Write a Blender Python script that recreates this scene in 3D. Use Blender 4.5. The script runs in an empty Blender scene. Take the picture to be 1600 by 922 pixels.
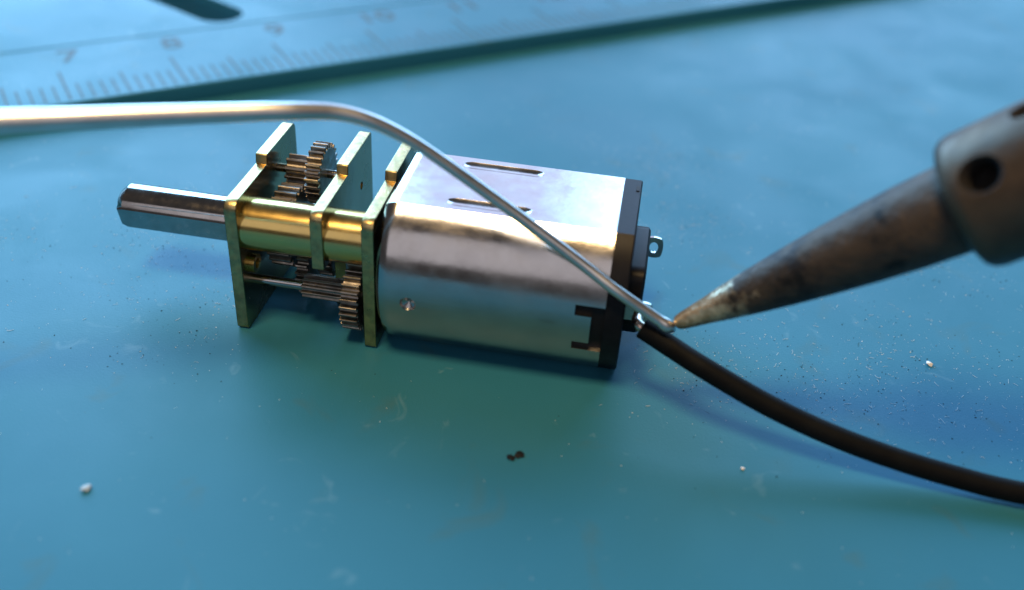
import bpy, bmesh, math, random
from mathutils import Vector, Matrix
random.seed(7)
S = 0.001                                   # everything below is written in millimetres
scene = bpy.context.scene

# ------------------------------------------------------------------ camera
CAM = Vector((24.2362, -53.6252, 39.8681))
pitch, yaw, roll = (math.radians(a) for a in (34.8059, -7.4793, 3.9554))
fwd = Vector((math.sin(yaw)*math.cos(pitch), math.cos(yaw)*math.cos(pitch), -math.sin(pitch)))
rt = Vector((math.cos(yaw), -math.sin(yaw), 0)); up = rt.cross(fwd)
r2 = rt*math.cos(roll) + up*math.sin(roll); u2 = -rt*math.sin(roll) + up*math.cos(roll)
cd = bpy.data.cameras.new('camera'); cam = bpy.data.objects.new('camera', cd)
scene.collection.objects.link(cam)
cam.matrix_world = Matrix(((r2.x, u2.x, -fwd.x, CAM.x*S), (r2.y, u2.y, -fwd.y, CAM.y*S),
                           (r2.z, u2.z, -fwd.z, CAM.z*S), (0, 0, 0, 1)))
cd.sensor_width = 36; cd.lens = 36*1557.84/1600
cd.clip_start = 0.002; cd.clip_end = 20
cd.dof.use_dof = True; cd.dof.focus_distance = 0.0642; cd.dof.aperture_fstop = 25
scene.camera = cam

# ------------------------------------------------------------------ world and lamps
w = bpy.data.worlds.new('World'); scene.world = w; w.use_nodes = True
bg = w.node_tree.nodes['Background']; bg.inputs[0].default_value = (0.9, 0.86, 0.9, 1); bg.inputs[1].default_value = 0.06

def area(name, loc, target, sx, sy, power, col):
    d = bpy.data.lights.new(name, 'AREA'); d.shape = 'RECTANGLE'; d.size = sx; d.size_y = sy
    d.energy = power; d.color = col
    o = bpy.data.objects.new(name, d); scene.collection.objects.link(o)
    o.location = loc
    o.rotation_euler = (Vector(target) - Vector(loc)).to_track_quat('-Z', 'Y').to_euler()
    return o
# two window panes behind the bench (the left one larger and brighter) and a warm lamp above it
area('window_light', (-0.69, 0.74, 0.46), (0, 0, 0), 0.92, 0.72, 23.0, (0.28, 0.62, 1.0))
area('window_light', (0.30, 1.02, 0.46), (0, 0, 0), 0.66, 0.72, 7.5, (0.30, 0.63, 1.0))
area('wall_bounce_light', (-0.25, 1.30, 0.62), (0, 0, 0), 1.5, 0.9, 7.5, (0.56, 0.64, 1.0))
area('room_bounce_light', (0.05, -1.00, 0.62), (0, 0, 0), 1.4, 0.70, 2.0, (0.94, 0.90, 1.0))
area('lamp_light', (-0.05, -0.17, 0.58), (0.01, 0, 0), 0.14, 0.14, 3.0, (1.0, 0.68, 0.34))

vs = scene.view_settings
vs.view_transform = 'Standard'; vs.look = 'None'; vs.exposure = 0.06; vs.gamma = 1
scene.render.resolution_x = 1024; scene.render.resolution_y = 590

# ------------------------------------------------------------------ materials
def mat(name, col, rough=0.4, metal=0.0, col2=None, nscale=1.0, ramp=(0.4, 0.65), bump=0.0, bscale=1.0,
        rough2=None, spec=0.5, stretch=None, coat=0.0):
    m = bpy.data.materials.new(name); m.use_nodes = True
    nt = m.node_tree; b = nt.nodes['Principled BSDF']
    b.inputs['Base Color'].default_value = (*col, 1); b.inputs['Roughness'].default_value = rough
    b.inputs['Metallic'].default_value = metal; b.inputs['Specular IOR Level'].default_value = spec
    b.inputs['Coat Weight'].default_value = coat
    tc = nt.nodes.new('ShaderNodeTexCoord'); mp = nt.nodes.new('ShaderNodeMapping')
    nt.links.new(tc.outputs['Object'], mp.inputs['Vector'])
    if stretch: mp.inputs['Scale'].default_value = stretch
    def noise(scale, detail=5):
        n = nt.nodes.new('ShaderNodeTexNoise'); n.inputs['Scale'].default_value = scale/S
        n.inputs['Detail'].default_value = detail; n.inputs['Roughness'].default_value = 0.6
        nt.links.new(mp.outputs[0], n.inputs['Vector']); return n
    if col2 is not None:
        n = noise(nscale); r = nt.nodes.new('ShaderNodeValToRGB')
        r.color_ramp.elements[0].position = ramp[0]; r.color_ramp.elements[1].position = ramp[1]
        r.color_ramp.elements[0].color = (*col, 1); r.color_ramp.elements[1].color = (*col2, 1)
        nt.links.new(n.outputs['Fac'], r.inputs[0]); nt.links.new(r.outputs[0], b.inputs['Base Color'])
    if rough2 is not None:
        n = noise(nscale*1.7); mr = nt.nodes.new('ShaderNodeMapRange')
        mr.inputs['From Min'].default_value = 0.35; mr.inputs['From Max'].default_value = 0.65
        mr.inputs['To Min'].default_value = rough; mr.inputs['To Max'].default_value = rough2
        nt.links.new(n.outputs['Fac'], mr.inputs['Value']); nt.links.new(mr.outputs[0], b.inputs['Roughness'])
    if bump:
        n = noise(bscale, 3); bn = nt.nodes.new('ShaderNodeBump')
        bn.inputs['Strength'].default_value = 1.0; bn.inputs['Distance'].default_value = bump*S
        nt.links.new(n.outputs['Fac'], bn.inputs['Height']); nt.links.new(bn.outputs[0], b.inputs['Normal'])
    return m

def mat_mat():
    m = mat('silicone_mat', (0.03, 0.2, 0.3), 0.42, bump=0.014, bscale=7.0, spec=0.25)
    nt = m.node_tree; b = nt.nodes['Principled BSDF']; L = nt.links
    tc = nt.nodes.new('ShaderNodeTexCoord')
    def noise(scale, detail, dist=0.0):
        n = nt.nodes.new('ShaderNodeTexNoise'); n.inputs['Scale'].default_value = scale/S
        n.inputs['Detail'].default_value = detail; n.inputs['Distortion'].default_value = dist
        L.new(tc.outputs['Object'], n.inputs['Vector']); return n
    def ramp(src, stops):
        r = nt.nodes.new('ShaderNodeValToRGB'); cr = r.color_ramp
        while len(cr.elements) < len(stops): cr.elements.new(0.5)
        for e, (p, c) in zip(cr.elements, stops): e.position = p; e.color = (*c, 1)
        L.new(src, r.inputs[0]); return r
    def mix(fac, a, bcol):
        x = nt.nodes.new('ShaderNodeMix'); x.data_type = 'RGBA'
        L.new(fac, x.inputs['Factor']); L.new(a, x.inputs[6])
        if isinstance(bcol, tuple): x.inputs[7].default_value = (*bcol, 1)
        else: L.new(bcol, x.inputs[7])
        return x.outputs[2]
    base = ramp(noise(0.05, 6, 0.4).outputs[0], [(0.3, MATC[0]), (0.7, MATC[1])]).outputs[0]
    # old flux smudges (brownish) and faint scuffs (pale)
    f1 = ramp(noise(0.22, 7, 0.8).outputs[0], [(0.61, (0, 0, 0)), (0.78, (0.45,)*3)]).outputs[0]
    c = mix(f1, base, (0.06, 0.12, 0.11))
    f2 = ramp(noise(0.35, 9, 1.5).outputs[0], [(0.655, (0, 0, 0)), (0.8, (0.24,)*3)]).outputs[0]
    c = mix(f2, c, (0.30, 0.48, 0.56))
    f3 = ramp(noise(1.6, 2).outputs[0], [(0.76, (0, 0, 0)), (0.80, (0.7,)*3)]).outputs[0]
    c = mix(f3, c, (0.03, 0.07, 0.09))
    f4 = ramp(noise(2.6, 2).outputs[0], [(0.77, (0, 0, 0)), (0.80, (0.5,)*3)]).outputs[0]
    c = mix(f4, c, (0.5, 0.62, 0.66))
    L.new(c, b.inputs['Base Color'])
    rr = ramp(noise(0.12, 8, 0.6).outputs[0], [(0.3, (0.46,)*3), (0.7, (0.56,)*3)]).outputs[0]
    L.new(rr, b.inputs['Roughness'])
    return m
MATC = ((0.018, 0.144, 0.232), (0.025, 0.170, 0.260))
def tip_mat(axis):
    m = mat('burnt_tip', (0.1, 0.07, 0.05), 0.4, 0.6, bump=0.11, bscale=1.5)
    nt = m.node_tree; b = nt.nodes['Principled BSDF']; L = nt.links
    tc = nt.nodes.new('ShaderNodeTexCoord')
    def noise(scale, det=4, rough=.6):
        n = nt.nodes.new('ShaderNodeTexNoise'); n.inputs['Scale'].default_value = scale/S; n.inputs['Detail'].default_value = det
        n.inputs['Roughness'].default_value = rough; L.new(tc.outputs['Object'], n.inputs['Vector']); return n.outputs[0]
    def math_(op, a, bv):
        x = nt.nodes.new('ShaderNodeMath'); x.operation = op
        for i, q in enumerate((a, bv)):
            if isinstance(q, (int, float)): x.inputs[i].default_value = q
            else: L.new(q, x.inputs[i])
        return x.outputs[0]
    def ramp(src, stops):
        r = nt.nodes.new('ShaderNodeValToRGB'); cr = r.color_ramp
        while len(cr.elements) < len(stops): cr.elements.new(0.5)
        for e, (p, c) in zip(cr.elements, stops): e.position = p; e.color = (*c, 1)
        L.new(src, r.inputs[0]); return r.outputs[0]
    def mix(f, a, c):
        x = nt.nodes.new('ShaderNodeMix'); x.data_type = 'RGBA'; L.new(f, x.inputs['Factor']); L.new(a, x.inputs[6]); L.new(c, x.inputs[7]); return x.outputs[2]
    dt = nt.nodes.new('ShaderNodeVectorMath'); dt.operation = 'DOT_PRODUCT'; dt.inputs[1].default_value = axis; L.new(tc.outputs['Object'], dt.inputs[0])
    d = math_('MULTIPLY', dt.outputs['Value'], 1/(20*S))                       # 0..1 over 20 mm
    d = math_('ADD', d, math_('MULTIPLY', math_('SUBTRACT', noise(1.3), .5), .34))
    tin = ramp(noise(1.1), [(.35, (.70, .56, .38)), (.62, (.34, .24, .14))])
    ox = ramp(noise(.45, 6, .65), [(.36, (.014, .013, .013)), (.43, (.052, .040, .032)), (.70, (.090, .064, .045))])
    f = ramp(d, [(.16, (0, 0, 0)), (.25, (1, 1, 1))])
    c = mix(f, tin, ox)
    ring = ramp(d, [(.30, (0, 0, 0)), (.36, (.9,)*3), (.41, (.9,)*3), (.47, (0, 0, 0))])   # sooty band
    sx = nt.nodes.new('ShaderNodeRGB'); sx.outputs[0].default_value = (.022, .020, .022, 1)
    c = mix(math_('MULTIPLY', ring, ramp(noise(.5, 4), [(.44, (0, 0, 0)), (.56, (1, 1, 1))])), c, sx.outputs[0])
    L.new(c, b.inputs['Base Color'])
    L.new(ramp(f, [(0, (.20,)*3), (1, (.58,)*3)]), b.inputs['Roughness'])
    return m
M = {
 'mat': mat_mat(),
 'ink': mat('ruler_ink', (0.03, 0.06, 0.075), 0.6, col2=(0.06, 0.08, 0.085), nscale=0.8, spec=0.3),
 'table': mat('table_top', (0.05, 0.05, 0.05), 0.5, col2=(0.08, 0.07, 0.06), nscale=0.05),
 'brass': mat('brass', (0.70, 0.50, 0.17), 0.16, 1.0, col2=(0.58, 0.43, 0.18), nscale=0.25, rough2=0.24),
 'plate_brass': mat('plate_brass', (0.28, 0.225, 0.10), 0.20, 1.0, col2=(0.22, 0.18, 0.09), nscale=0.25, rough2=0.28),
 'brass_cut': mat('brass_sheared_edge', (0.54, 0.41, 0.18), 0.27, 1.0, col2=(0.34, 0.265, 0.13), nscale=1.4, rough2=0.45, bump=0.02, bscale=3.0),
 'can': mat('nickel_can', (0.50, 0.48, 0.455), 0.15, 1.0, col2=(0.44, 0.42, 0.40), nscale=0.35, rough2=0.27, bump=0.006, bscale=1.8),
 'shaft': mat('ground_steel', (0.44, 0.415, 0.39), 0.09, 1.0, col2=(0.38, 0.355, 0.33), nscale=1.0, rough2=0.15, bump=0.0),
 'gear': mat('sintered_bronze_steel', (0.27, 0.245, 0.215), 0.26, 1.0, col2=(0.18, 0.165, 0.145), nscale=1.5, rough2=0.48, bump=0.006, bscale=5),
 'black': mat('black_plastic', (0.006, 0.006, 0.008), 0.42, col2=(0.010, 0.010, 0.012), nscale=0.8, spec=0.15, bump=0.004, bscale=3),
 'solder': mat('tin_solder', (0.72, 0.70, 0.66), 0.30, 1.0, col2=(0.60, 0.58, 0.55), nscale=0.3, rough2=0.38),
 'wire': mat('wire_insulation', (0.0030, 0.0035, 0.0045), 0.62, col2=(0.005, 0.006, 0.007), nscale=0.6, bump=0.008, bscale=2, spec=0.10),
 'tinned': mat('tinned_copper', (0.72, 0.52, 0.40), 0.25, 1.0, col2=(0.66, 0.64, 0.6), nscale=1.2),
 'tip': mat('oxidised_tip', (0.16, 0.105, 0.07), 0.40, 0.9, col2=(0.055, 0.042, 0.036), nscale=0.32, ramp=(0.42, 0.68), rough2=0.58, bump=0.05, bscale=1.2),
 'tinning': mat('tinned_tip', (0.62, 0.50, 0.36), 0.22, 1.0, col2=(0.30, 0.21, 0.13), nscale=0.9, rough2=0.42, bump=0.10, bscale=1.6),
 'nut': mat('burnt_nut', (0.115, 0.082, 0.056), 0.38, 0.8, col2=(0.06, 0.046, 0.036), nscale=0.22, rough2=0.58, bump=0.04, bscale=0.9),
 'soot': mat('soot', (0.012, 0.011, 0.011), 0.7),  # plain near-black, for the nut's hole insides and the cap notch
 'white': mat('white_crumb', (0.75, 0.74, 0.70), 0.6),
 'pale': mat('pale_crumb', (0.34, 0.42, 0.45), 0.6),
 'dust': mat('pale_dust', (0.72, 0.76, 0.78), 0.6),
 'grit': mat('dark_grit', (0.007, 0.009, 0.011), 0.7, spec=0.2),
}

# ------------------------------------------------------------------ helpers
C = scene.collection
class MB:
    """collects faces (mm, world) for one mesh object"""
    def __init__(s): s.v = []; s.f = []; s.mi = []
    def face(s, idx, mi=0): s.f.append(tuple(idx)); s.mi.append(mi)
    def prism(s, poly, x0, x1, side=0):
        """poly: list of (y, z) extruded along x; side faces get material slot `side`"""
        n = len(poly); b = len(s.v)
        s.v += [(x0, y, z) for y, z in poly] + [(x1, y, z) for y, z in poly]
        s.face([b+i for i in range(n)]); s.face([b+n+i for i in reversed(range(n))])
        for i in range(n):
            j = (i+1) % n; s.face((b+j, b+i, b+n+i, b+n+j), side)
        return s
    def rings(s, rings, cap=True, mis=None):
        n = len(rings[0]); b = len(s.v)
        for r in rings: s.v += [tuple(q) for q in r]
        for k in range(len(rings)-1):
            for i in range(n):
                j = (i+1) % n
                s.face((b+k*n+i, b+k*n+j, b+(k+1)*n+j, b+(k+1)*n+i), mis[k] if mis else 0)
        if cap:
            s.face([b+i for i in reversed(range(n))], mis[0] if mis else 0)
            e = b+(len(rings)-1)*n; s.face([e+i for i in range(n)], mis[-1] if mis else 0)
        return s
    def lathe(s, base, axis, prof, n=48, mis=None, flat=None):
        a = Vector(axis).normalized(); base = Vector(base)
        t = Vector((0, 0, 1)) if abs(a.z) < 0.9 else Vector((1, 0, 0))
        e1 = a.cross(t).normalized(); e2 = a.cross(e1)
        R = [[base + a*d + (e1*math.cos(2*math.pi*i/n) + e2*math.sin(2*math.pi*i/n))*r for i in range(n)] for d, r in prof]
        return s.rings(R, True, mis)
    def tube(s, pts, rad, n=20, jitter=0):
        pts = [Vector(p) for p in pts]; R = []; N = None
        for k, p in enumerate(pts):
            t = (pts[min(k+1, len(pts)-1)] - pts[max(k-1, 0)]).normalized()
            if N is None: N = t.orthogonal().normalized()
            N = (N - t*N.dot(t)).normalized(); B = t.cross(N)
            r = rad[k] if isinstance(rad, (list, tuple)) else rad
            R.append([p + (N*math.cos(2*math.pi*i/n) + B*math.sin(2*math.pi*i/n))*r for i in range(n)])
        return s.rings(R)
    def box(s, lo, hi):
        return s.prism([(lo[1], lo[2]), (hi[1], lo[2]), (hi[1], hi[2]), (lo[1], hi[2])], lo[0], hi[0])
    def build(s, name, mats, parent=None, smooth=35, bevel=0.0, seg=2):
        o0 = world_loc(parent) if parent else Vector((0, 0, 0))
        me = bpy.data.meshes.new(name)
        me.from_pydata([((x-o0.x)*S, (y-o0.y)*S, (z-o0.z)*S) for x, y, z in s.v], [], s.f)
        if not isinstance(mats, (list, tuple)): mats = [mats]
        for m in mats: me.materials.append(M[m])
        for p, mi in zip(me.polygons, s.mi): p.material_index = mi
        bm = bmesh.new(); bm.from_mesh(me)
        bmesh.ops.remove_doubles(bm, verts=bm.verts, dist=1e-8)
        bmesh.ops.recalc_face_normals(bm, faces=bm.faces)
        if bevel:
            ed = [e for e in bm.edges if len(e.link_faces) == 2 and e.calc_face_angle(0) > math.radians(30)]
            bmesh.ops.bevel(bm, geom=ed, offset=bevel*S, segments=seg, affect='EDGES', profile=0.5, clamp_overlap=True)
        bm.to_mesh(me); bm.free()
        finish(me, smooth)
        o = bpy.data.objects.new(name, me); C.objects.link(o)
        if parent: o.parent = parent
        if bevel and smooth:
            md = o.modifiers.new('weighted', 'WEIGHTED_NORMAL'); md.keep_sharp = True
        return o
def finish(me, smooth):
    if smooth:
        for p in me.polygons: p.use_smooth = True
        me.set_sharp_from_angle(angle=math.radians(smooth))
def world_loc(o):
    v = Vector((0, 0, 0))
    while o: v += o.location; o = o.parent
    return v/S
def tag(o, label, cat, group=None):
    o['label'] = label; o['category'] = cat
    if group: o['group'] = group
    return o
def empty(name, loc, label, cat):
    o = bpy.data.objects.new(name, None); C.objects.link(o); o.location = Vector(loc)*S
    o.empty_display_size = 0.003
    return tag(o, label, cat)
def spline(P, per=10):
    P = [Vector(p) for p in P]; out = []
    Q = [P[0]*2-P[1]] + P + [P[-1]*2-P[-2]]
    for i in range(1, len(Q)-2):
        a, b, c, d = Q[i-1:i+3]
        for k in range(per):
            t = k/per
            out.append(0.5*((2*b) + (c-a)*t + (2*a-5*b+4*c-d)*t*t + (3*b-a-3*c+d)*t**3))
    out.append(P[-1]); return out
def boolean_cut(o, cutters):
    for c in cutters:
        md = o.modifiers.new('cut', 'BOOLEAN'); md.operation = 'DIFFERENCE'; md.object = c; md.solver = 'EXACT'; md.material_mode = 'TRANSFER'
    dg = bpy.context.evaluated_depsgraph_get()
    me = bpy.data.meshes.new_from_object(o.evaluated_get(dg))
    o.modifiers.clear(); old = o.data; o.data = me; me.name = old.name
    have = {m.name for m in me.materials if m}
    for c in cutters:
        for m in c.data.materials:
            if m.name not in have: me.materials.append(m); have.add(m.name)
        bpy.data.objects.remove(c, do_unlink=True)

# ------------------------------------------------------------------ table and silicone mat
tb = MB(); tb.box((-300, -250, -30), (300, 350, -4.0)); t = tb.build('table', 'table'); t['kind'] = 'structure'

RA = math.radians(39.0); RD = Vector((math.cos(RA), math.sin(RA), 0)); RN = Vector((-math.sin(RA), math.cos(RA), 0))
RO = Vector((-11.42, 35.52, 0))              # the foot of the 9 cm tick
def rp(s, t, z): return RO + RD*s + RN*t + Vector((0, 0, z))
SLOT = []
sc = Vector((-22.6, 45.2, 0)); sd = Vector((-0.88, 0.475, 0)).normalized(); sn = Vector((-sd.y, sd.x, 0)); sr = 2.5
for k in range(17):
    a = -math.pi/2 + math.pi*k/16
    SLOT.append(sc - sd*math.cos(a)*sr + sn*math.sin(a)*sr)
for k in range(17):
    a = -math.pi/2 + math.pi*k/16
    SLOT.append(sc + sd*30 + sd*math.cos(a)*sr - sn*math.sin(a)*sr)
def plate_with_slot(name, outer, z0, z1, m, parent, bevel=0.0):
    cu = bpy.data.curves.new(name, 'CURVE'); cu.dimensions = '2D'; cu.fill_mode = 'BOTH'
    for pts in (outer, SLOT):
        sp = cu.splines.new('POLY'); sp.points.add(len(pts)-1); sp.use_cyclic_u = True
        for q, p in zip(sp.points, pts): q.co = (p.x*S, p.y*S, 0, 1)
    cu.extrude = (z1-z0)/2*S - bevel*S; cu.bevel_depth = bevel*S; cu.bevel_resolution = 3; cu.offset = -bevel*S
    tmp = bpy.data.objects.new(name+'_tmp', cu); C.objects.link(tmp)
    me = bpy.data.meshes.new_from_object(tmp.evaluated_get(bpy.context.evaluated_depsgraph_get()))
    bpy.data.objects.remove(tmp, do_unlink=True)
    for v in me.vertices: v.co.z += (z0+z1)/2*S
    me.materials.clear(); me.materials.append(M[m]); finish(me, 40); me.name = name
    o = bpy.data.objects.new(name, me); C.objects.link(o)
    if parent: o.parent = parent
    return o
mat_root = plate_with_slot('soldering_mat', [rp(-140, -120, 0), rp(200, -120, 0), rp(200, 75, 0), rp(-140, 75, 0)], -4.0, 0, 'mat', None)
tag(mat_root, 'blue green silicone soldering mat with a raised ruler strip under everything', 'mat')
plate_with_slot('ruler_strip', [rp(-140, -2.9, 0), rp(200, -2.9, 0), rp(200, 74, 0), rp(-140, 74, 0)], -0.5, 1.6, 'mat', mat_root, 0.25)
plate_with_slot('back_strip', [rp(-140, 10.8, 0), rp(200, 10.8, 0), rp(200, 73, 0), rp(-140, 73, 0)], 1.2, 1.66, 'mat', mat_root, 0.06)
# tick marks: thin moulded strokes, one mesh per length, shared by all copies
CMM = 10.2; tick_me = {}
for kind, (ln, wd) in {'cm': (4.4, .25), 'half': (2.5, .22), 'mm': (1.2, .20)}.items():
    b = MB(); b.box((-wd/2, -2.25, 0), (wd/2, ln, 0.03)); o = b.build('tick_mark', 'ink', None, smooth=0)
    tick_me[kind] = o.data; bpy.data.objects.remove(o)
for k in range(-45, 110):
    kind = 'cm' if k % 10 == 0 else 'half' if k % 5 == 0 else 'mm'
    o = bpy.data.objects.new('tick_mark', tick_me[kind]); C.objects.link(o); o.parent = mat_root
    o.location = rp(k*CMM/10, 0, 1.602)*S; o.rotation_euler.z = RA
for d in (6, 7, 8, 9, 10, 11, 12):
    cu = bpy.data.curves.new('numeral', 'FONT'); cu.body = str(d); cu.size = 4.3*S; cu.align_x = 'CENTER'; cu.extrude = 0.012*S; cu.offset = 0.05*S
    tmp = bpy.data.objects.new('n_tmp', cu); C.objects.link(tmp)
    me = bpy.data.meshes.new_from_object(tmp.evaluated_get(bpy.context.evaluated_depsgraph_get()))
    bpy.data.objects.remove(tmp, do_unlink=True); me.materials.clear(); me.materials.append(M['ink'])
    o = bpy.data.objects.new('numeral', me); C.objects.link(o); o.parent = mat_root
    o.location = rp({7: -18.9, 8: -9.2, 10: 12.8}.get(d, (d-9)*11 + 1.5), 6.6, 1.614)*S; o.rotation_euler.z = RA

# ------------------------------------------------------------------ gear motor
gm = empty('gear_motor', (12, 0, 0), 'small silver gear motor with open brass gearbox lying on the mat', 'motor')
YN, YF, YS, ZT = -4.92, 5.67, 0.49, 9.37
def rounded(poly, rads, n=5):
    out = []
    for i, (p, r) in enumerate(zip(poly, rads)):
        p = Vector(p); a = Vector(poly[i-1]); b = Vector(poly[(i+1) % len(poly)])
        if r <= 0: out.append(tuple(p)); continue
        u = (a-p).normalized(); v = (b-p).normalized()
        for k in range(n+1):
            t = k/n; q0 = p+u*r; q2 = p+v*r
            q = q0*(1-t)**2 + p*2*t*(1-t) + q2*t*t
            out.append((q.x, q.y))
    return out
full = rounded([(YN, 0), (YF, 0), (YF, 10), (YS, 10), (YS-0.1, ZT), (YN, ZT)], [.35, .35, .5, .12, .0, .75])
part2 = rounded([(YN, 5.5), (-0.8, 5.5), (-0.8, 0), (YF, 0), (YF, 10), (YS, 10), (YS-0.1, ZT), (YN, ZT)], [.1, .4, .2, .3, .3, .12, .0, .75])
plates = []
for x0, pl in ((0, full), (5.36, part2), (8.54, full)):
    b = MB(); b.prism(pl, x0, x0+0.78, side=1)
    o = b.build('gearbox_plate', ['plate_brass', 'brass_cut'], gm, bevel=0.05); plates.append(o)
# small pivot hole in the middle plate and bearing bush in the front plate
b = MB(); b.lathe((5.0, 3.12, 7.18), (1, 0, 0), [(0, .28), (2, .28)], 20); boolean_cut(plates[1], [b.build('c', 'brass', gm)]); finish(plates[1].data, 35); plates[1].modifiers.new('weighted', 'WEIGHTED_NORMAL').keep_sharp = True
b = MB(); b.lathe((0.78, -3.3, 4.2), (1, 0, 0), [(0, .62), (.32, .62), (.32, .34), (.05, .30)], 28); b.build('bearing_bush', 'brass', gm)
b = MB(); b.lathe((-0.28, .1, 5.05), (1, 0, 0), [(0, 2.0), (.1, 2.1), (.28, 2.1)], 40); b.build('bearing_bush', 'brass', gm)
for x0, x1, yy, zz in ((0.78, 5.36, -3.1, 7.05), (6.14, 8.54, -3.1, 7.05), (0.78, 5.36, 4.0, 2.0), (6.14, 8.54, 4.0, 2.0)):
    r = 1.68 if yy < 0 else 1.3
    b = MB(); b.lathe((x0, yy, zz), (1, 0, 0), [(0, r), (x1-x0, r)], 56); b.build('spacer_post', 'brass', gm)
def gear(b, x0, x1, y, z, r, n, depth=0.42, rot=0.0):
    poly = []
    for k in range(n):
        for f, rr in ((-.30, r-depth), (-.15, r), (.15, r), (.30, r-depth)):
            a = 2*math.pi*(k+f)/n + rot
            poly.append((y+math.cos(a)*rr, z+math.sin(a)*rr))
    b.prism(poly, x0, x1)
def wheel(name, x0, x1, y, z, r, n, rot=0.0, depth=.36):
    b = MB(); gear(b, x0, x1, y, z, r, n, depth, rot); return b.build(name, 'gear', gm, smooth=20, bevel=.03, seg=1)
def axle(x0, x1, y, z, r=.30):
    b = MB(); b.lathe((x0, y, z), (1, 0, 0), [(0, r), (x1-x0, r)], 20); b.build('axle', 'shaft', gm)
# output gear, upper cluster, lower cluster, motor pinion
wheel('gear', 1.35, 2.85, .3, 5.15, 2.75, 26, .05)
wheel('gear', 3.0, 4.0, 2.75, 7.95, 2.08, 26, .02)
wheel('pinion', 1.3, 2.98, 2.75, 7.95, 1.05, 10, .1)
axle(.7, 5.45, 2.75, 7.95)
wheel('gear', 7.05, 8.2, -3.05, 2.75, 2.3, 28, .06)
wheel('pinion', 4.05, 7.03, -3.05, 2.85, .78, 10, .15, .26)
axle(.7, 8.6, -3.05, 2.8, .33)
wheel('gear', 3.1, 3.9, -.4, 2.6, 1.9, 24, 0)
wheel('pinion', 6.6, 9.4, 0, 5.1, .75, 9, 0, .26)
wheel('gear', 4.2, 5.1, 0.6, 3.2, 1.6, 20, .1)
# D-cut output shaft
prof = []
SY, SZ, SR, FD, TILT = .1, 5.05, 1.5, 1.29, math.radians(13)
ha = math.acos(FD/SR)
for k in range(56):
    a = math.pi + ha + (2*math.pi-2*ha)*k/55
    prof.append((math.cos(a), math.sin(a)))
def shaft_ring(x, sc): return [(x_, SY+(y_-SY)*math.cos(TILT)-(z_-SZ)*math.sin(TILT), SZ+(y_-SY)*math.sin(TILT)+(z_-SZ)*math.cos(TILT)) for x_, y_, z_ in shaft_ring0(x, sc)]
def shaft_ring0(x, sc): return [(x, SY+max(c*SR, -FD)*sc if c*SR > -FD+1e-6 else SY-min(FD, SR*sc*.98), SZ+s*SR*sc) for c, s in prof]
b = MB(); b.rings([shaft_ring(-9.45, .74), shaft_ring(-9.3, .84), shaft_ring(-8.95, 1.0), shaft_ring(1.0, 1.0)])
b.build('output_shaft', 'shaft', gm, smooth=25)

# nickel plated can: round sides with a flat top and bottom
R0, ZC, HF = 6.1, 5.1, 5.05
def can_poly(rad, hf, n=26):
    a0 = math.asin(hf/rad); out = []
    for k in range(n+1):
        a = -a0 + 2*a0*k/n; out.append((math.cos(a)*rad, ZC+math.sin(a)*rad))
    for k in range(n+1):
        a = math.pi - a0 + 2*a0*k/n; out.append((math.cos(a)*rad, ZC+math.sin(a)*rad))
    return out
b = MB(); rings = []
for x, d in ((9.55, 1.1), (9.56, .62), (9.66, .34), (9.86, .13), (10.15, .02), (10.45, 0), (23.5, 0)):
    rings.append([(x, y, z) for y, z in can_poly(R0-d, HF-d)])
b.rings(rings); can = b.build('motor_can', 'can', gm, smooth=28)
cut = []
for yy in (2.42, -2.45):
    b = MB(); pts = [(13.7, yy, 10.4), (17.9, yy, 10.4)]; r = .5
    b.lathe((12.9, yy, 10.92), (1, 0, 0), [(0, .60), (.2, .74), (.45, .84), (.8, .90), (5.0, .90), (5.35, .84), (5.6, .74), (5.8, .60)], 48)
    cut.append(b.build('c', 'can', gm))
b = MB(); b.lathe((11.7, -7.0, 4.75), (0, 1, 0), [(0, .5), (.9, .5), (1.1, .4), (1.3, .02)], 24); cut.append(b.build('c', 'can', gm))
def cyl_sector(x0, x1, a0, a1, rin, rout, n=6):
    b = MB(); poly = []
    for k in range(n+1):
        a = math.radians(180-(a0+(a1-a0)*k/n)); poly.append((math.cos(a)*rout, ZC+math.sin(a)*rout))
    for k in range(n+1):
        a = math.radians(180-(a1+(a0-a1)*k/n)); poly.append((math.cos(a)*rin, ZC+math.sin(a)*rin))
    b.prism(poly, x0, x1); return b
for x0, a0, a1 in ((21.75, 6, 12.5), (21.75, -19.5, -13), (22.75, -14, 9)):
    cut.append(cyl_sector(x0, 24.5, a0, a1, 5.7, 6.6).build('c', 'can', gm))
boolean_cut(can, cut); finish(can.data, 24)
md = can.modifiers.new('weighted', 'WEIGHTED_NORMAL'); md.keep_sharp = True; md.weight = 100
# black plastic end cap with boss; its sleeve shows in the can's notches
b = MB()
b.rings([[(x, y, z) for y, z in can_poly(R0-d, HF-d)] for x, d in ((23.52, .03), (24.55, .03), (24.64, .12))])
b.rings([[(x, y, z) for y, z in can_poly(5.8, 4.7)] for x in (21.2, 23.6)])
cap = b.build('end_cap', 'black', gm, smooth=30)
b = MB(); b.box((24.3, 1.9, ZC+HF-.05), (24.5, 2.5, ZC+HF+.02)); b.build('cap_notch', 'soot', cap, smooth=0)
b = MB(); b.rings([[(x, y, z) for y, z in rounded([(-3.2-d, 2.6), (3.2+d, 2.6), (3.2+d, 7.3+d), (-3.2-d, 7.3+d)], [1, 1, 1, 1])] for x, d in ((24.6, 0), (25.45, 0), (25.6, -.15))])
b.build('boss', 'black', cap, smooth=30)
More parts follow.
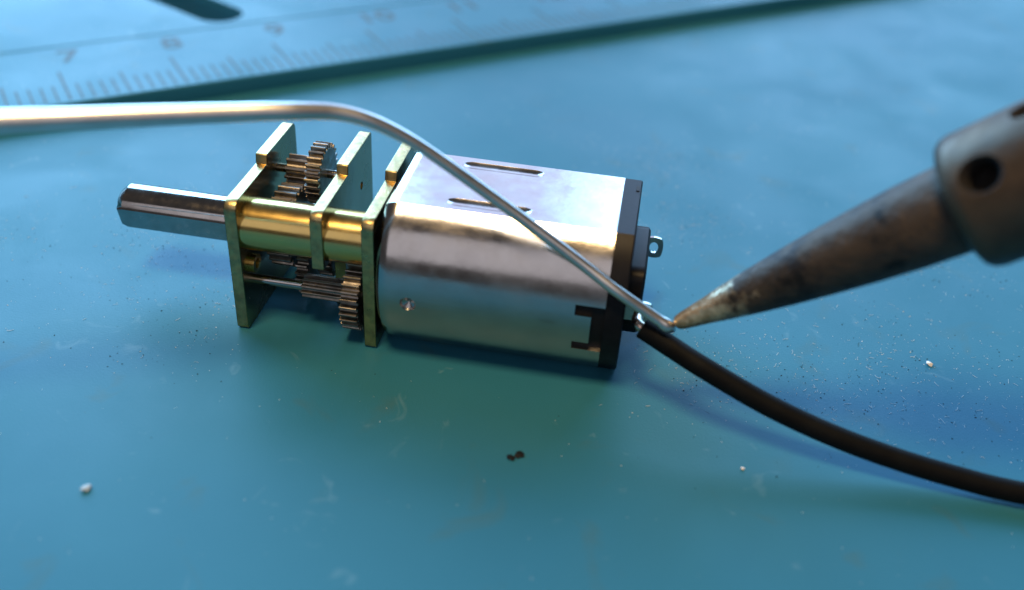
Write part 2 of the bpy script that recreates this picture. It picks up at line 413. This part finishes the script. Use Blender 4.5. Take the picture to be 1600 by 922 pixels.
# terminals: thin tinned tabs with an eye
def terminal(y):
    """flat tab in the x-z plane whose free end is a loop round an eye"""
    b = MB(); zc, cx, n = 4.95, (25.98 if y > 0 else 25.7), 28
    outer, inner = [], []
    for k in range(n):
        a = math.pi + 2*math.pi*k/n; c, q = math.cos(a), math.sin(a)
        m = max(abs(c), abs(q)); f = .5/m + .5            # between a circle and a square
        outer.append((cx + c*.62*f, zc + q*.78*f)); inner.append((cx + c*.30, zc + q*.42))
    for yy in (y-.1, y+.1):
        b.v += [(x, yy, z) for x, z in outer] + [(x, yy, z) for x, z in inner]
    for k in range(n):
        j = (k+1) % n
        b.face((k, j, n+j, n+k)); b.face((2*n+j, 2*n+k, 3*n+k, 3*n+j))
        b.face((j, k, 2*n+k, 2*n+j)); b.face((n+k, n+j, 3*n+j, 3*n+k))
    b.box((24.4, y-.098, zc-.60), (cx-.5, y+.098, zc+.76))
    return b.build('terminal', 'shaft', gm, smooth=30)
terminal(4.1); terminal(-3.7)

# ------------------------------------------------------------------ solder wire
P = [(27.63, -6.17, 5.74), (25.45, -6.21, 7.06), (23.86, -6.22, 8.05), (21.47, -5.8, 9.43), (17.62, -5.68, 11.91), (14.01, -6.16, 14.52), (11.97, -6.54, 15.94), (10.02, -7.04, 16.99), (8.15, -7.65, 17.52), (5.85, -8.88, 17.79), (2.94, -10.09, 17.83), (-0.46, -11.5, 17.86), (-3.78, -12.81, 17.83), (-6.47, -13.91, 17.82), (-11.6, -16.08, 17.78), (-18.54, -19.38, 17.88)]
pp = spline(P, 12); b = MB(); b.tube(pp, [.12, .30, .39, .42, .40] + [.345 + .26*max(0, k/len(pp)-.35)/.45 for k in range(len(pp)-5)], 28)
tag(b.build('solder_wire', 'solder'), 'bare silvery solder wire bending over the motor down to the iron tip', 'solder')

# ------------------------------------------------------------------ black lead wire
P = [(25.76, -5.61, 5.22), (27.65, -6.29, 4.61), (29.58, -7.31, 4.25), (33.44, -8.24, 3.0), (37.19, -8.93, 2.1), (40.87, -9.29, 1.4), (44.43, -9.6, 1.0), (47.9, -9.81, .80), (56, -9.9, .78), (70, -9, .78)]
lead = empty('lead_wire', (25.7, -5.6, 0), 'black insulated lead wire running from the motor terminal onto the mat', 'wire')
b = MB(); b.tube(spline(P, 12), .64, 28); b.build('insulation', 'wire', lead, bevel=0)
e0 = Vector(P[0]); e1 = (Vector(P[1])-e0).normalized()
cp = spline([e0+e1*1.2, e0+e1*.1, e0-e1*.35+Vector((0, .2, 0)), Vector((25.5, -4.3, 5.2)), Vector((25.55, -3.7, 5.15))], 6)
b = MB(); b.tube(cp, [.34]*(len(cp)-4)+[.33, .3, .26, .2], 14); b.build('conductor', 'tinned', lead)

# ------------------------------------------------------------------ soldering iron
T0 = Vector((27.59, -6.06, 6.16)); T1 = Vector((39.65, -8.17, 16.85)); ax = (T1-T0).normalized(); LEN = (T1-T0).length
M['burnt_tip'] = tip_mat(tuple(ax))
iron = empty('soldering_iron', T0, 'soldering iron with burnt brown conical tip touching the solder wire end', 'soldering iron')
prof = [(0, .12), (.06, .28), (.22, .42), (.6, .52), (2.0, .74), (3.6, 1.02), (5.0, 1.24), (7.0, 1.53), (9.0, 1.78), (11.5, 2.06), (14.0, 2.28), (LEN+.45, 2.42)]
# resample for a surface fine enough to be uneven
prof = [(d, r*(1-.05*d/LEN)) for d, r in prof]
rs = []
for (a, ra), (c, rc) in zip(prof, prof[1:]):
    n = max(1, int((c-a)/.25))
    for k in range(n): rs.append((a+(c-a)*k/n, ra+(rc-ra)*k/n))
rs.append(prof[-1]); mis = [1 if d < 3.9 else 0 for d, _ in rs]
b = MB(); b.lathe(T0, ax, rs, 56, mis[:-1]); tipo = b.build('tip', ['burnt_tip', 'burnt_tip'], iron, smooth=50)
N0 = LEN + .3
b = MB(); b.lathe(T0, ax, [(N0, 2.20), (N0, 2.85), (N0+.12, 3.12), (N0+.4, 3.33), (N0+.8, 3.42), (N0+13, 3.5), (N0+13.4, 3.3), (N0+13.5, 2.8)], 64); nut = b.build('tip_nut', 'nut', iron, smooth=40)
def nut_point(u, v):
    d = (fwd + r2*(u-800)/1557.84 + u2*(461-v)/1557.84); k = 40.0
    while True:
        q = CAM + d*k; h = q-T0; rad = h - ax*h.dot(ax)
        if rad.length < 3.42 or k > 70: return q, rad.normalized()
        k += .02
holes = []
for u, v, r in ((1531, 272, .8), (1598, 172, .5)):
    q, n = nut_point(u, v); b = MB(); b.lathe(q - n*1.9, n, [(0, r*.9), (1.6, r*.95), (1.95, r*1.25), (3, r*1.6)], 28); holes.append(b.build('c', 'soot', iron))
boolean_cut(nut, holes); finish(nut.data, 40)
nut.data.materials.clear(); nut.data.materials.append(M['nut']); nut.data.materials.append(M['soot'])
for p in nut.data.polygons:                      # insides of the vent holes painted near-black
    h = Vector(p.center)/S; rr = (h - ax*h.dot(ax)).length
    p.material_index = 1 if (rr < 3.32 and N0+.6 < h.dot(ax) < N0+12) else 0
b = MB(); b.lathe(T0, ax, [(N0+13.3, 2.7), (N0+60, 2.8)], 48); b.build('barrel', 'nut', iron)

# ------------------------------------------------------------------ crumbs and dust on the mat
def crumb(name, x, y, r, m, label, sq=.5, cat='crumb'):
    bm = bmesh.new(); bmesh.ops.create_icosphere(bm, subdivisions=2, radius=1)
    for v in bm.verts:
        k = 1 + random.uniform(-.38, .3); v.co = Vector((v.co.x*k*r*1.25, v.co.y*k*r, v.co.z*k*r*sq))*S
    zm = min(v.co.z for v in bm.verts)
    for v in bm.verts: v.co.z -= zm
    me = bpy.data.meshes.new(name); bm.to_mesh(me); bm.free(); me.materials.append(M[m]); finish(me, 60)
    o = bpy.data.objects.new(name, me); C.objects.link(o); o.location = (x*S, y*S, 0); o.rotation_euler.z = random.uniform(0, 3)
    return tag(o, label, cat)
crumb('crumb', 45.0, 2.17, .20, 'white', 'bright white crumb lying on the mat below the iron')
crumb('crumb', -2.13, -20.16, .22, 'pale', 'pale grey crumb on bare mat far in front of the shaft')
crumb('crumb', 32.51, -10.61, .10, 'white', 'tiny white crumb on the mat in front of the black wire')
crumb('soot_speck', 19.9, -12.42, .26, 'grit', 'black soot speck on the mat in front of the silver can', .25, 'speck')
crumb('soot_speck', 19.45, -12.75, .2, 'grit', 'smaller black soot speck touching a bigger one on the mat', .25, 'speck')

CL = [(random.uniform(25, 52), random.uniform(-7, 18)) for _ in range(14)] + [(random.uniform(-22, 2), random.uniform(-12, 18)) for _ in range(10)] + [(random.uniform(0, 50), random.uniform(10, 40)) for _ in range(8)]
def dust(name, m, n, rmin, rmax, fib, label):
    b = MB()
    for k in range(n):
        while True:
            x = random.uniform(-45, 75); y = random.uniform(-28, 85)
            if random.random() < .45: cx, cy = random.choice(CL); x = random.gauss(cx, 2.6); y = random.gauss(cy, 2.2)
            dens = 1.0 if (x > 24 and y > -6) or x < 2 else .45
            if y < -12: dens *= .35
            if y > 30: dens *= .5
            foot = (-.5 < x < 25.5 and -6.5 < y < 6.5)
            if random.random() < dens and not foot: break
        tt = (Vector((x, y, 0))-RO).dot(RN)
        if -4.5 < tt < -2.4 or 10.2 < tt < 11.0: continue
        z0 = 1.66 if tt > 10.9 else 1.6 if tt > -2.5 else 0
        if (Vector((x, y, 0))-sc).dot(sn)**2 < 9 and (Vector((x, y, 0))-sc).dot(sd) > -3: continue
        if random.random() < fib*(1 if y > -7 else .25):
            a = random.uniform(0, 6.28); l = random.uniform(.08, .42)*random.uniform(.6, 1.3); r = random.uniform(.005, .011); cu = random.uniform(-1.6, 1.6)
            pts = []
            for i in range(5):
                pts.append((x, y, z0+r+.01)); x += math.cos(a)*l/4; y += math.sin(a)*l/4; a += cu/4
            b.tube(pts, r, 4)
        else:
            r = random.uniform(rmin, rmax)*random.uniform(.5, 1); a = random.uniform(0, 6)
            e = Vector((math.cos(a), math.sin(a), 0))*r*random.uniform(.8, 1.8); f = Vector((-math.sin(a), math.cos(a), 0))*r
            c = Vector((x, y, z0)); i0 = len(b.v)
            b.v += [tuple(c+e), tuple(c+f), tuple(c-e), tuple(c-f), tuple(c+Vector((0, 0, r)))]
            for i in range(4): b.face((i0+i, i0+(i+1) % 4, i0+4))
    o = b.build(name, m, None, smooth=0); o['kind'] = 'stuff'; tag(o, label, 'dust'); return o
dust('pale_dust', 'dust', 4300, .012, .045, .22, 'fine pale lint and dust scattered over the blue mat')
dust('dark_grit', 'grit', 1500, .015, .06, .06, 'fine dark grit scattered over the blue mat')
